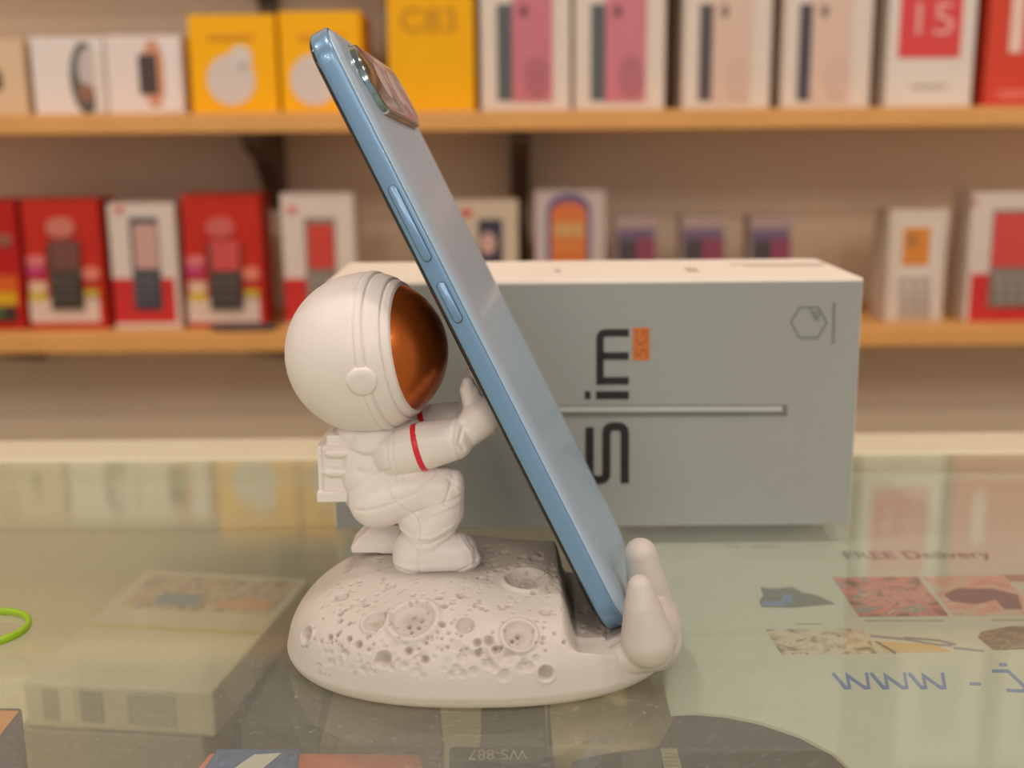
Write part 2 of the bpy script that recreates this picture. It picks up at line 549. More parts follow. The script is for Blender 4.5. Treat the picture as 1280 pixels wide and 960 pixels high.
small = [(426, 767, 4), (432, 762, 3), (425, 776, 3.5), (437, 779, 3), (450, 727, 3), (458, 757, 4), (453, 751, 3), (470, 744, 3), (470, 751, 3), (412, 797, 4),
         (421, 794, 3), (436, 799, 4), (448, 806, 5), (511, 814, 5), (531, 825, 5), (552, 781, 4), (505, 737, 3), (517, 744, 4), (550, 747, 4), (567, 727, 3), (577, 744, 6),
         (556, 757, 4), (597, 803, 5), (610, 801, 6), (599, 816, 5), (620, 812, 5), (594, 757, 3), (603, 760, 3), (608, 762, 3), (628, 760, 4), (637, 757, 4), (618, 707, 4), (623, 713, 5),
         (612, 724, 4), (668, 742, 4), (740, 764, 4), (728, 790, 5), (729, 783, 4), (600, 722, 4), (640, 712, 4), (652, 707, 5), (700, 735, 3), (690, 712, 5), (700, 722, 4)]
for (px, py, r) in small:
    crater(surf_hit(px, py), r * PX * 1.05, .9e-3, 0, .35, .75)
for i in range(330):            # fine pitting
    px, py = rng.uniform(372, 712), rng.uniform(688, 815)
    if i > 210: px, py = rng.uniform(385, 712), rng.uniform(690, 760)
    crater(surf_hit(px, py), rng.uniform(1.8, 3.2) * PX, rng.uniform(.3, .5) * 1e-3, 0, .2, .55)
for i in range(60):             # far side of the hill
    a = rng.uniform(0, 2 * math.pi); r = rng.uniform(0, .85)
    x, y = BC.x + BRX * r * math.cos(a), BC.y + BRY * r * abs(math.sin(a))
    crater((x, y, Z0 + float(dome(np.float64(x), np.float64(y)))), rng.uniform(.5, 1.4) * 1e-3, .4e-3, .05e-3, .3, .4)
for i in range(26):             # shallow overlapping dents low on the front
    px, py = rng.uniform(556, 675), rng.uniform(806, 846)
    crater(surf_hit(px, py), rng.uniform(5, 8) * PX, .34e-3, .05e-3, .3, .15)
for i in range(70):
    px, py = rng.uniform(395, 560), rng.uniform(800, 846)
    crater(surf_hit(px, py), rng.uniform(3, 6) * PX, .22e-3, .03e-3, .2, .1)
co = co0 + no * disp[:, None]
co = clear_phone(co, 'foot')
co[:, 2] = np.maximum(co[:, 2], Z0)

fig = empty('astronaut_phone_stand', (BC.x, BC.y, Z0))
tag(fig, 'white plastic astronaut phone stand on a cratered moon base holding up the blue phone', 'phone stand')
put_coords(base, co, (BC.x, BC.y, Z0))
ga = base.data.attributes.new('grime_shade', 'FLOAT', 'POINT'); ga.data.foreach_set('value', grime_shade.astype(np.float32))
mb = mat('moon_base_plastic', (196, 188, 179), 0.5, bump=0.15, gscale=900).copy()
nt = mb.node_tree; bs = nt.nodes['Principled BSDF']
at_n = nt.nodes.new('ShaderNodeAttribute'); at_n.attribute_name = 'grime_shade'
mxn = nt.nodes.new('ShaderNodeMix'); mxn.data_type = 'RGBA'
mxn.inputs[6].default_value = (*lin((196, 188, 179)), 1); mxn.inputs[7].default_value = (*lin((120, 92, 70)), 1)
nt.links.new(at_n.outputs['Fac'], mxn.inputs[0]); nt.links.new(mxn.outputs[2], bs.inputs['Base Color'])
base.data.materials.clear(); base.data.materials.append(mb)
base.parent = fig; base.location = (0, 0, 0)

# ------------------------------------------------------------------ astronaut body
DF = 0.291
def fp(px, py, dy=0.0):         # point of the figurine at dy (m) in front of / behind its mid plane; px,py drawn on the mid plane
    p = on_y(px, py, DF); return Vector((p.x, p.y + dy, p.z))
def fq(px, py, dy=0.0):         # point seen at px,py lying at depth dy off the mid plane
    return on_y(px, py, DF + dy)
mm = .001
B = Blob()
# torso leaning forward, hips, belly
B.chain([fq(462, 556), fq(466, 585), fq(474, 615)], [.0082, .0093, .0086], sy=1.25)
B.chain([fq(455, 552), fq(500, 548)], [.0078, .0068], sy=1.2)
B.chain([fq(462, 608), fq(490, 618)], [.0074, .0068], sy=1.35)
B.sphere(fq(476, 546), .0105, sz=.55, sy=1.1)           # neck collar
for s in (-1, 1):
    # arm: shoulder, puffy sleeve, cuff
    sh, el, cu = fq(494, 568, -.0085), fq(535, 556, -.0095), fq(566, 549, -.0088)
    wr, ha = fq(583, 541, -.0082), fq(604, 520, -.0070)
    pts = [sh, el, cu]; 
    mir = lambda p: p if s < 0 else Vector((p.x, 2 * DF - p.y, p.z))
    B.chain([mir(p) for p in pts], [.0057, .0061, .0055], sy=.95)
    B.chain([mir(cu), mir(wr)], [.0046, .0034])
    # mitten hand laid against the screen side of the phone
    hp = mir(ha)
    # slide the palm along the view depth until its far side meets the phone
    q = hp - ph(0, 0, Z_SCREEN); dist = q.dot(N_DIR)
    palm = hp - N_DIR * (dist + .0048)
    B.chain([mir(wr), hp.lerp(palm, .55), palm], [.0040, .0052, .0050], sy=.95)
    # four curled fingers spread on the glass and a thumb
    for k in range(4):
        yy = (-.0030 + .0028 * k)
        root = palm + N_DIR * -.0004 + U_DIR * yy * .75
        f1 = root + W_DIR * 0 + U_DIR * yy * .35 + N_DIR * .0012 + Vector((0, -s * 0, 0))
        f2 = f1 + U_DIR * (.0010 + .0004 * (k in (1, 2))) + N_DIR * .0003
        B.chain([root, f1, f2], [.0021, .0020, .0017])
    th0 = palm + U_DIR * .0035 - N_DIR * .0006
    B.chain([th0, th0 + U_DIR * .0042 + N_DIR * .0008, th0 + U_DIR * .0058 + N_DIR * .0016], [.0026, .0022, .0016])
# near leg: hip, knee, shin, boot
SOLE = fq(545, 718, -.0125).z - Z0
def leg(pts, rad, boot, bootr, dy, toe_round):
    B.chain(pts, rad, sy=1.0)
    hz = Z0 + SOLE
    for (a, b, ra, rb) in boot:
        B.chain([a, b], [ra, rb], sy=.98)
nl = -.0072
hip, knee, ank = fq(472, 625, nl), fq(551, 612, nl), fq(537, 655, nl)
B.chain([hip, fq(515, 612, nl), knee], [.0074, .0068, .0062])
B.chain([knee, fq(549, 636, nl), ank], [.0062, .0066, .0068])
B.chain([fq(515, 630, nl), fq(525, 650, nl)], [.0050, .0056])
B.sphere(fq(570, 606, nl - .0005), .0040, sx=.6, sy=1.1)          # knee pad
B.chain([ank, fq(530, 676, nl)], [.0062, .0064])
# boots
for (hx, hy, tx, ty, dyb) in ((522, 690, 571, 692, nl), (492, 690, 545, 690, .0085)):
    h, t = fq(hx, hy, dyb), fq(tx, ty, dyb)
    if dyb > 0:
        h.z = t.z = Z0 + SOLE + .0048
    B.chain([h, t], [.0066, .0056], sy=.98)
    lo = Vector((h.x, h.y, Z0 + SOLE + .0022)); l2 = Vector((t.x + .0005, t.y, Z0 + SOLE + .0022))
    B.chain([lo, l2], [.0066, .0058], sy=1.0, sz=.62)
# far leg
fl_ = .0085
B.chain([fp(472, 628, .0065), fp(520, 622, fl_), fp(532, 655, fl_), fp(520, 690, fl_)], [.0070, .0062, .0056, .0058])
# flared fin behind the far boot
ring = [fq(470, 652, .0), fq(452, 668, .0), fq(439, 682, .0), fq(441, 689, .0), fq(500, 690, .0), fq(512, 655, .0)]
Vf = []; Ff = []
for dy_, k_ in ((-.0015, .0), (.0085, .0)):
    Vf += [Vector((p.x, p.y + dy_, p.z)) for p in ring]
n = len(ring)
Ff = [tuple(range(n)), tuple(range(2 * n - 1, n - 1, -1))] + [(i, (i + 1) % n, n + (i + 1) % n, n + i) for i in range(n)]
B.raw(Vf, Ff)
body, co, no = B.skin('body', .30, 4, M_white)
# flat soles
sole_z = Z0 + SOLE - .0006
low = co[:, 2] < sole_z
co[low, 2] = sole_z
# moulded lines drawn on the near side
def groove(pts, w, depth, side=-1, yref=DF, use=None):
    P = [on_y(px, py, DF - .012) for px, py in pts]
    P = np.array([[p.x, p.z] for p in P])
    q = co[:, [0, 2]]
    dmin = np.full(len(co), 1e9)
    for a, b_ in zip(P[:-1], P[1:]):
        ab_ = b_ - a; t = np.clip(((q - a) @ ab_) / (ab_ @ ab_), 0, 1)
        dmin = np.minimum(dmin, np.linalg.norm(q - (a + t[:, None] * ab_), axis=1))
    msk = (co[:, 1] < yref - .002) & (no[:, 1] < .25)
    return np.where(msk, -depth * np.exp(-(dmin / w) ** 2), 0)
g = np.zeros(len(co))
for pts, w, d in (
    ([(484, 541), (484, 570), (490, 592), (496, 602)], .00034, .00035), ([(490, 539), (491, 568), (497, 590), (505, 600)], .00034, .00032),
    ([(524, 655), (524, 685), (525, 722)], .00028, .00035),
    ([(497, 671), (512, 679), (540, 678), (568, 666)], .00038, .00045), ([(500, 664), (514, 671), (540, 670), (566, 657)], .0004, -.00035),
    ([(487, 598), (487, 612), (495, 625), (520, 645), (524, 658)], .00028, .0003),
    ([(520, 640), (545, 630), (575, 622)], .00035, .00035), ([(524, 648), (548, 637), (573, 629)], .0004, -.0003),
    ([(490, 622), (515, 618), (535, 600), (545, 592)], .0003, .00028), ([(445, 637), (475, 632), (505, 622)], .0004, .0003),
    ([(556, 628), (562, 612), (566, 598)], .00035, .0004), ([(560, 600), (578, 612)], .0004, .0003),
    ([(492, 711), (525, 715), (570, 715), (596, 703)], .0003, .00035),
    ([(583, 676), (594, 690), (596, 706)], .00035, .00035), ([(576, 678), (588, 692), (590, 708)], .00035, -.0002),
    ([(580, 560), (574, 552), (578, 535), (585, 527)], .0004, .0004), ([(571, 573), (565, 550), (567, 528), (571, 521)], .00045, -.0002),
    ([(434, 560), (455, 566), (480, 556)], .0008, -.0005), ([(450, 592), (470, 596), (484, 590)], .001, .0006),
):
    g += groove(pts, w, d)
co = co + no * g[:, None]
co = clear_phone(co, 'screen')
put_coords(body, co, (BC.x, BC.y, Z0)); body.parent = fig; body.location = (0, 0, 0)

# red armband round the near sleeve
def ring_band(name, c, axis, r, w, t, m, parent, sy=1.0, n=64, arc=(0, 2 * math.pi)):
    axis = axis.normalized(); e1 = axis.cross(Vector((0, 1, 0))).normalized(); e2 = axis.cross(e1).normalized()
    V, F = [], []
    for i in range(n):
        a = arc[0] + (arc[1] - arc[0]) * i / n
        d = e1 * math.cos(a) + e2 * math.sin(a) * sy
        for rr_, ww in ((r, -w / 2), (r + t * .8, -w / 2), (r + t, -w / 4), (r + t, w / 4), (r + t * .8, w / 2), (r, w / 2)):
            V.append(c + d * rr_ + axis * ww)
    for i in range(n):
        j = (i + 1) % n
        for k in range(6):
            l = (k + 1) % 6
            F.append((i * 6 + k, j * 6 + k, j * 6 + l, i * 6 + l))
    return link_mesh(name, V, F, m, parent, smooth=True, origin=c)
M_red = mat('red_paint', (222, 34, 48), .35)
ca, cb = fq(494, 568, -.0085), fq(566, 549, -.0088)
ax = (fq(548, 556, -.0093) - fq(505, 566, -.0088)).normalized()
ax = (ax + Vector((0, 0, .02))).normalized()
bd = ring_band('armband', fq(525, 559, -.0092), ax, .00592, .0014, .00022, M_red, fig, sy=.96)
bd['label'] = 'red band around the sleeve'
c2 = fq(525, 559, -.0092); c2.y = 2 * DF - c2.y
bd2 = ring_band('armband', c2, Vector((ax.x, -ax.y, ax.z)), .00592, .0014, .00022, M_red, fig, sy=.96)
bd2['label'] = 'red band around the sleeve'

# helmet: lathe about the face axis
HC = fq(457, 441); HR = 98.5 * .2055e-3 * 1.002
pxm = (on_y(558, 441, DF) - on_y(458, 441, DF)).length / 100
HR = 99.5 * pxm
face = Vector((math.cos(math.radians(10)) * math.cos(math.radians(10)), -math.sin(math.radians(11)), math.sin(math.radians(8)))).normalized()
def lathe_sphere(name, th0, th1, rad, m, parent, nth=120, nph=160, closed_ends=True):
    e1 = face.cross(Vector((0, 0, 1))).normalized(); e2 = e1.cross(face).normalized()
    V, F = [], []
    for i in range(nth + 1):
        th = th0 + (th1 - th0) * i / nth
        r = rad(math.degrees(th))
        for k in range(nph):
            a = 2 * math.pi * k / nph
            V.append(HC + (face * math.cos(th) + (e1 * math.cos(a) + e2 * math.sin(a)) * math.sin(th)) * r)
    for i in range(nth):
        for k in range(nph):
            j = (k + 1) % nph
            F.append((i * nph + k, i * nph + j, (i + 1) * nph + j, (i + 1) * nph + k))
    if th1 > 3.13:
        pass
    return link_mesh(name, V, F, m, parent, smooth=True, origin=HC)
def g1(x, c, w): return math.exp(-((x - c) / w) ** 2)
def hr(t):
    r = 1.0
    if t < 60: r = 1.012
    elif t < 72: r = 1.022
    elif t < 78: r = 1.036
    elif t < 90: r = 1.022 - .0 * t
    if t >= 78:
        q = min(1, (t - 78) / 16); r = 1.018 - .018 * q * q * (3 - 2 * q)
    r -= .022 * g1(t, 60.0, .8) + .024 * g1(t, 72.0, .8) + .012 * g1(t, 78, .8)
    if t < 54.6: r -= .03 * (1 - (t - 52) / 2.6) 
    return HR * r * (1 - .015 * 0)
def hr_all(t): return hr(t)
helmet = lathe_sphere('helmet', math.radians(52.0), math.radians(179.99), hr_all, M_white, fig, nth=240, nph=180)
helmet['label'] = 'round white helmet shell'
vm = mat('copper_visor', (190, 98, 38), .34, metal=.85, coat=.15)
def vr(t):
    return HR * (1.045 - .06 * (t / 53.5) ** 2)
visor = lathe_sphere('visor', math.radians(.01), math.radians(53.4), vr, vm, fig, nth=60, nph=120)
visor['label'] = 'shiny copper orange visor'
# ear disc
for s in (-1, 1):
    ed = fq(453, 475) - HC
    ex, ez = ed.x * .97, ed.z * .97
    yv = -math.sqrt(max(0, HR ** 2 - ex ** 2 - ez ** 2)) * (1 if s < 0 else -1)
    if s < 0:
        pe = on_y(453, 475, DF - .0195); pe = Vector((pe.x, pe.y, pe.z)); d = (pe - HC).normalized()
    else:
        d = Vector((d.x, -d.y, d.z)); dd = d - face * 2 * 0
    c = HC + d * HR * .99
    e1 = d.cross(Vector((0, 0, 1))).normalized(); e2 = e1.cross(d).normalized()
    V, F = [], []; n = 40
    prof = ((.0040, 0), (.0036, .0003), (.0034, .0010), (.0031, .0013), (.0015, .0014))
    for r_, h_ in prof:
        for k in range(n):
            a = 2 * math.pi * k / n
            V.append(c + (e1 * math.cos(a) + e2 * math.sin(a)) * r_ + d * h_)
    for i in range(len(prof) - 1):
        for k in range(n):
            j = (k + 1) % n
            F.append((i * n + k, i * n + j, (i + 1) * n + j, (i + 1) * n + k))
    F.append(tuple((len(prof) - 1) * n + k for k in range(n)))
    link_mesh('ear_disc', V, F, M_white, fig, smooth=True, origin=c)
# helmet mould seam below the near ear disc: a fine raised line
M_seam = mat('seam_shadow_plastic', (176, 160, 146), .6)
def on_helmet(px, py, lift=.0):
    o = CAM; r = ray(px, py).normalized(); L = o - HC
    bq = L.dot(r); cq = L.dot(L) - (HR * (1.0 + lift)) ** 2
    return o + r * (-bq - math.sqrt(max(0, bq * bq - cq)))
# backpack
bp = Blob()
def slab(bl, x0, y0, x1, y1, d0, d1):
    a, b_ = fq(x0, y0), fq(x1, y1)
    lo = Vector((a.x, DF + d0, b_.z)); hi = Vector((b_.x, DF + d1, a.z))
    V = [(x, y, z) for x in (lo.x, hi.x) for y in (lo.y, hi.y) for z in (lo.z, hi.z)]
    bl.raw(V, [(0, 1, 3, 2), (4, 6, 7, 5), (0, 4, 5, 1), (2, 3, 7, 6), (0, 2, 6, 4), (1, 5, 7, 3)])
slab(bp, 406, 549, 440, 612, -.0070, .0070)
slab(bp, 402, 604, 440, 616, -.0080, .0080)
slab(bp, 402, 548, 410, 612, -.0078, .0078)
slab(bp, 412, 537, 440, 552, -.0060, .0060)
for yy in (566, 590):
    bp.chain([fq(412, yy, -.0075), fq(438, yy, -.0075)], [.0013, .0013])
    bp.chain([fq(412, yy, .0075), fq(438, yy, .0075)], [.0013, .0013])
pk, co, no = bp.skin('backpack', .28, 3, M_white)
put_coords(pk, co, (BC.x, BC.y, Z0)); pk.parent = fig; pk.location = (0, 0, 0)

# ------------------------------------------------------------------ the phone
def rrect(inset, rad, n=14):
    x0, x1, y0, y1 = inset, WID - inset, inset, LEN - inset
    r = max(.0004, rad - inset)
    P = []
    for cx_, cy_, a0 in ((x1 - r, y1 - r, 0), (x0 + r, y1 - r, 90), (x0 + r, y0 + r, 180), (x1 - r, y0 + r, 270)):
        for k in range(n + 1):
            a = math.radians(a0 + 90 * k / n)
            P.append((cx_ + r * math.cos(a), cy_ + r * math.sin(a)))
    return P
def loops(name, prof, m, parent, cap0=False, cap1=True, rad=.0098, thing=False):
    V, F = [], []
    for ins, z in prof:
        for x, y in rrect(ins, rad):
            V.append(ph(x, y, z))
    n = len(V) // len(prof)
    for i in range(len(prof) - 1):
        for k in range(n):
            j = (k + 1) % n
            F.append((i * n + k, i * n + j, (i + 1) * n + j, (i + 1) * n + k))
    if cap0: F.append(tuple(range(n - 1, -1, -1)))
    if cap1: F.append(tuple((len(prof) - 1) * n + k for k in range(n)))
    o = link_mesh(name, V, F, m, parent, smooth=True, origin=PB)
    return o
phone = empty('smartphone', PB)
tag(phone, 'light blue smartphone leaning upright on the astronaut stand with its camera plate facing up', 'phone')
M_frame = mat('blue_satin_frame', (118, 156, 190), .30, metal=.35, coat=.5)
M_back = mat('blue_pearl_back', (168, 192, 212), .34, metal=.25, coat=.2)
M_dark = mat('black_glass', (14, 14, 17), .12, coat=.5)
M_line = mat('dark_gap', (40, 52, 66), .5)
mmn = lambda *a: [(x * mm, z * mm) for x, z in a]
loops('screen', mmn((1.0, -4.4), (.62, -4.7), (.9, -5.2), (1.6, -5.6), (3.0, -5.8)), M_dark, phone)
fr = loops('frame', mmn((.9, -4.65), (.35, -4.62), (.1, -4.2), (0, -3.4), (0, -1.4), (.05, -.5), (.22, -.12), (.5, -.02), (.9, -.02)), M_frame, phone, cap1=False)
loops('gap_line', mmn((.62, -.25), (.62, .03), (.95, .03)), M_line, phone, cap1=True)
loops('back_cover', mmn((.80, -.05), (.80, .12), (1.0, .35), (1.8, .85), (3.2, 1.25), (5.0, 1.5), (7.5, 1.62), (10, 1.66)), M_back, phone, cap1=True)
# side keys
def key(name, y0, y1):
    V, F = [], []; n = 10; ring = []
    zc, hz = -.0024, .00105
    for k in range(2 * n):
        a = math.pi * k / (n) if False else 0
    pts = []
    for k in range(n + 1):
        a = math.pi * k / n
        pts.append((y1 - hz + hz * math.sin(a), zc + hz * math.cos(a)))
    for k in range(n + 1):
        a = math.pi * k / n
        pts.append((y0 + hz - hz * math.sin(a), zc - hz * math.cos(a)))
    prof = ((1.16, .00005), (1.16, -.00004), (1.0, -.00006), (1.0, -.00045), (.8, -.0006))
    c = sum((Vector(p) for p in pts), Vector((0, 0))) / len(pts)
    m2 = []
    for s_, x in prof:
        for (y, z) in pts:
            # scale the outline about its spine
            yy = min(max(y, y0 + hz), y1 - hz)
            V.append(ph(x, yy + (y - yy) * s_, zc + (z - zc) * s_))
    n2 = len(pts)
    for i in range(len(prof) - 1):
        for k in range(n2):
            j = (k + 1) % n2
            F.append((i * n2 + k, i * n2 + j, (i + 1) * n2 + j, (i + 1) * n2 + k))
    F.append(tuple((len(prof) - 1) * n2 + k for k in range(n2)))
    o = link_mesh(name, V, F, M_frame, phone, smooth=True, origin=PB)
    o.data.materials.append(M_line)
    for p_ in o.data.polygons[:2 * n2]: p_.material_index = 1
    return o
def along(px, py):              # position up the near edge of the phone of what is seen at px,py
    r = ray(px, py); best = None
    for i in range(0, 1600):
        y = i / 1600 * LEN
        v = ph(0, y, -.0024) - CAM
        d = (v.cross(r)).length / r.length
        if best is None or d < best[0]: best = (d, y)
    return best[1]
key('volume_button', along(533, 328), along(490, 232))
key('power_button', along(573, 404), along(552, 352))
# camera module
def on_back(px, py, z=.0016):
    r = ray(px, py); o = CAM - ph(0, 0, z)
    t = -o.dot(N_DIR) / r.dot(N_DIR)
    v = CAM + r * t - PB
    return v.dot(W_DIR), v.dot(U_DIR)
cx0, cx1 = .0092, .0672
cy0, cy1 = LEN - .0232, LEN - .0048
def crect(ins, r0=.0085, n=12):
    x0, x1, y0, y1 = cx0 + ins, cx1 - ins, cy0 + ins, cy1 - ins
    r = max(.0005, r0 - ins); P = []
    for cx_, cy_, a0 in ((x1 - r, y1 - r, 0), (x0 + r, y1 - r, 90), (x0 + r, y0 + r, 180), (x1 - r, y0 + r, 270)):
        for k in range(n + 1):
            a = math.radians(a0 + 90 * k / n); P.append((cx_ + r * math.cos(a), cy_ + r * math.sin(a)))
    return P
def cloop(name, prof, m, parent):
    V, F = [], []
    for ins, z in prof:
        V += [ph(x, y, z) for x, y in crect(ins)]
    n = len(V) // len(prof)
    for i in range(len(prof) - 1):
        for k in range(n):
            j = (k + 1) % n; F.append((i * n + k, i * n + j, (i + 1) * n + j, (i + 1) * n + k))
    F.append(tuple((len(prof) - 1) * n + k for k in range(n)))
    return link_mesh(name, V, F, m, parent, smooth=True, origin=PB)
M_chrome = mat('polished_bezel', (150, 172, 186), .12, metal=1.0)
M_camg = mat('camera_glass', (112, 94, 82), .16, metal=.8, coat=1.0)
cm = cloop('camera_module', mmn((-.5, 1.45), (-.25, 1.65), (0, 2.0), (.1, 2.9), (.3, 3.15), (.7, 3.2)), M_chrome, phone)
cm['label'] = 'polished metal camera module'
cg = cloop('camera_glass', mmn((.6, 3.18), (.65, 3.34), (1.0, 3.42)), M_camg, cm)
M_lens = mat('lens_glass', (92, 76, 66), .08, metal=.8, coat=1.0)
def lens(cx_, cy_, r):
    V, F = [], []; n = 28
    prof = ((r, .00340), (r, .00343), (r * .9, .00344), (r * .8, .00343), (r * .3, .00343))
    for rr_, z in prof:
        V += [ph(cx_ + rr_ * math.cos(2 * math.pi * k / n), cy_ + rr_ * math.sin(2 * math.pi * k / n), z) for k in range(n)]
    for i in range(len(prof) - 1):
        for k in range(n):
            j = (k + 1) % n; F.append((i * n + k, i * n + j, (i + 1) * n + j, (i + 1) * n + k))
    F.append(tuple((len(prof) - 1) * n + k for k in range(n)))
    return link_mesh('lens', V, F, M_lens, cm, smooth=True, origin=PB)
for cx_ in (.030, .047):
    lens(cx_, (cy0 + cy1) / 2 + .001, .0055)

# ------------------------------------------------------------------ phone carton behind
BD = 0.372
pTL, pTR = on_y(403, 353, BD), on_y(1077, 346, BD)
pBR = on_y(1066, 659, BD)
bx0, bx1 = pTL.x, (pTR.x + pBR.x) / 2 - .0002
bx0 = on_y(409, 420, BD).x
bz1 = Z0 + 0.0812
bz1 = (on_y(403, 354, BD).z + pTR.z) / 2
M_boxf = mat('silver_grey_card', (158, 160, 156), .38, metal=.1)
M_boxt = mat('cream_card', (240, 228, 214), .5)
pb = box_mesh('phone_carton', (bx0, BD, Z0), (bx1, BD + .060, bz1), M_boxt, bevel=.0006)
tag(pb, 'long silver grey phone carton lying on its side on the glass behind the astronaut', 'carton')
box_mesh('front_sleeve', (bx0 + .0004, BD - .0003, Z0 + .0004), (bx1 - .0004, BD + .0004, bz1 - .0012), M_boxf, pb)['label'] = 'silver grey printed front'
FD = BD - .00035
mpf = lambda x, y: on_y(x, y, FD)
TH = (0, -.0001, 0)
M_ink = mat('black_ink', (24, 24, 24), .5); M_or = mat('orange_ink', (204, 112, 50), .5)
M_gr = mat('grey_ink', (112, 112, 106), .5); M_lg = mat('light_grey_ink', (186, 188, 180), .4)
M_hex = mat('hex_ink', (118, 120, 112), .5)
S = rounded([(737, 534), (737, 600), (758, 600), (758, 533), (781, 533), (781, 604)], 9)
ribbon('letter_s', S, 10.5, mpf, TH, M_ink, pb)
ribbon('letter_i', [[(745, 494), (786, 494)], [(731, 494), (738, 494)]], 10, mpf, TH, M_ink, pb)
ribbon('letter_m', [rounded([(750, 481), (750, 416), (786, 416)], 8), [(749, 445), (786, 445)], [(749, 476), (786, 476)]], 9.3, mpf, TH, M_ink, pb)
ob = ribbon('orange_badge', [[(791, 430), (812, 430)]], 41, mpf, TH, M_or, pb)
e0 = on_y(809, 447, FD - .00012); e1_ = on_y(809, 413, FD - .00012); wd = (e1_ - e0).length
text_obj('badge_lettering', '5G', e0, (0, 0, 1), (-1, 0, 0), wd, mat('badge_ink', (176, 86, 34), .5), ob, height=(on_y(809, 430, FD) - on_y(794, 430, FD)).length)
ribbon('printed_phone_edge', [[(640, 514.5), (984, 513)]], 14, mpf, TH, M_gr, pb)
ribbon('printed_phone_highlight', [[(640, 512), (978, 511)]], 6, lambda x, y: on_y(x, y, FD - .0001), TH, M_lg, pb)
hexp = [(1011 + 22.5 * math.cos(math.radians(a)), 403 + 22 * math.sin(math.radians(a))) for a in range(0, 360, 60)]
ribbon('hexagon_emblem', hexp, 2.2, mpf, TH, M_hex, pb, closed=True)
ribbon('emblem_strokes', [[(1012, 387), (1020, 392), (1024, 387)], [(1014, 392), (1021, 397), (1026, 392)], [(1017, 398), (1024, 400)]], 2, mpf, TH, M_hex, pb)
ribbon('printed_side_line', [[(1041.5, 430), (1042.5, 378)]], 3, mpf, TH, M_hex, pb)
# small marks on its top
for (x0, x1, y0, y1) in ((.02, .024, .02, .026), (.055, .057, .022, .03), (.10, .104, .02, .032), (.122, .150, .034, .037), (.118, .152, .040, .043)):
    box_mesh('printed_mark', (bx0 + .02 + x0, BD + y0, bz1 - .00005), (bx0 + .02 + x1, BD + y1, bz1 + .0001), mat('faded_print', (190, 168, 150), .5), pb)

# ------------------------------------------------------------------ goods on the wall shelves
def carton(name, label, cat, group, px0, px1, ytop, shelf, D, depth, body, decals, edge=None, ref_y=None, texts=(), height=None):
    zb = Z0 + shelf_z[shelf] + .0002
    yref = ref_y or (90 if shelf == 'upper' else 330)
    x0, x1 = on_y(px0, yref, D).x, on_y(px1, yref, D).x
    zt = zb + height if height else on_y((px0 + px1) / 2, ytop, D).z
    b_ = box_mesh(name, (x0, D, zb), (x1, D + depth, zt), mat(name + '_card', body, .55, grain=.03, gscale=40, spec=.25), bevel=.001)
    tag(b_, label, cat, group)
    for i, d in enumerate(decals):
        kind, nm, a, b2, c, e, rgb = d
        y_ = D - .0004 - .0003 * (i + 1)
        mt = mat('print_' + nm, rgb, .4)
        if kind == 'r':           # x0,y0,x1,y1 pixels
            p0, p1 = on_y(a, (b2 + e) / 2, D), on_y(c, (b2 + e) / 2, D)
            zt_, zb_ = on_y((a + c) / 2, b2, D).z, on_y((a + c) / 2, e, D).z
            xa, xb = max(p0.x, x0 + .0003), min(p1.x, x1 - .0003)
            zt_, zb_ = min(zt_, zt - .0003), max(zb_, zb + .0003)
            box_mesh(nm, (xa, y_, zb_), (xb, D + .0002, zt_), mt, b_, bevel=.00012, seg=1)
        else:                     # ellipse cx,cy,rx,ry
            c3 = on_y(a, b2, D); s_ = (on_y(a + 1, b2, D) - c3).length
            ring = [Vector((c3.x + c * s_ * math.cos(t), y_, c3.z + e * s_ * math.sin(t))) for t in [2 * math.pi * k / 28 for k in range(28)]]
            prism(nm, ring, (0, D + .0002 - y_, 0), mt, b_)
    for (s, xa, xb, yt, yb, rgb) in texts:
        y_ = D - .0004 - .0003 * (len(decals) + 1)
        pa = on_y(xa, yb, D); pb_ = on_y(xb, yb, D)
        text_obj('lettering', s, (pa.x, y_, pa.z), (1, 0, 0), (0, 0, 1), pb_.x - pa.x, mat('ink_' + s.replace(' ', ''), rgb, .5), b_, height=on_y(xa, yt, D).z - pa.z)
    return b_

U_, L_ = 'upper', 'lower'
DU, DL = 1.03, 1.03
carton('gadget_box', 'plain tan box at the left end of the top shelf', 'box', None, -30, 31, 50, U_, DU, .07, (222, 192, 156), [('e', 'dark_disc', -3, 100, 6, 14, (70, 70, 50))])
carton('watch_box', 'white box printed with a round dark watch in a brown ring', 'box', None, 40, 131, 46, U_, DU, .07, (232, 222, 214),
       [('e', 'printed_strap', 107, 98, 19, 44, (96, 92, 84)), ('e', 'printed_case', 112, 86, 15, 26, (198, 186, 182)), ('e', 'printed_ring', 108, 116, 10, 11, (150, 104, 80)), ('r', 'printed_face', 118, 60, 130, 140, (226, 216, 204))])
carton('watch_box', 'white box printed with a dark oblong watch on an orange strap', 'box', None, 133, 228, 44, U_, DU, .07, (234, 220, 212),
       [('e', 'printed_strap', 192, 92, 14, 42, (214, 150, 118)), ('r', 'printed_case', 174, 68, 197, 118, (74, 62, 52)), ('r', 'printed_panel', 206, 52, 224, 140, (236, 226, 220))])
def earbud(px0, px1, top, lab, cx):
    carton('earbud_box', lab, 'box', 'yellow earbud boxes', px0, px1, top, U_, DU - .005, .08, (255, 184, 0),
           [('e', 'printed_charging_case', cx, 100, 30, 31, (216, 204, 194)), ('e', 'printed_earbud', cx + 12, 72, 14, 15, (220, 208, 198)), ('e', 'printed_earbud_tip', cx + 14, 82, 6, 5, (190, 180, 176)), ('r', 'printed_title', px0 + 22, 42, px0 + 78, 48, (232, 160, 12))])
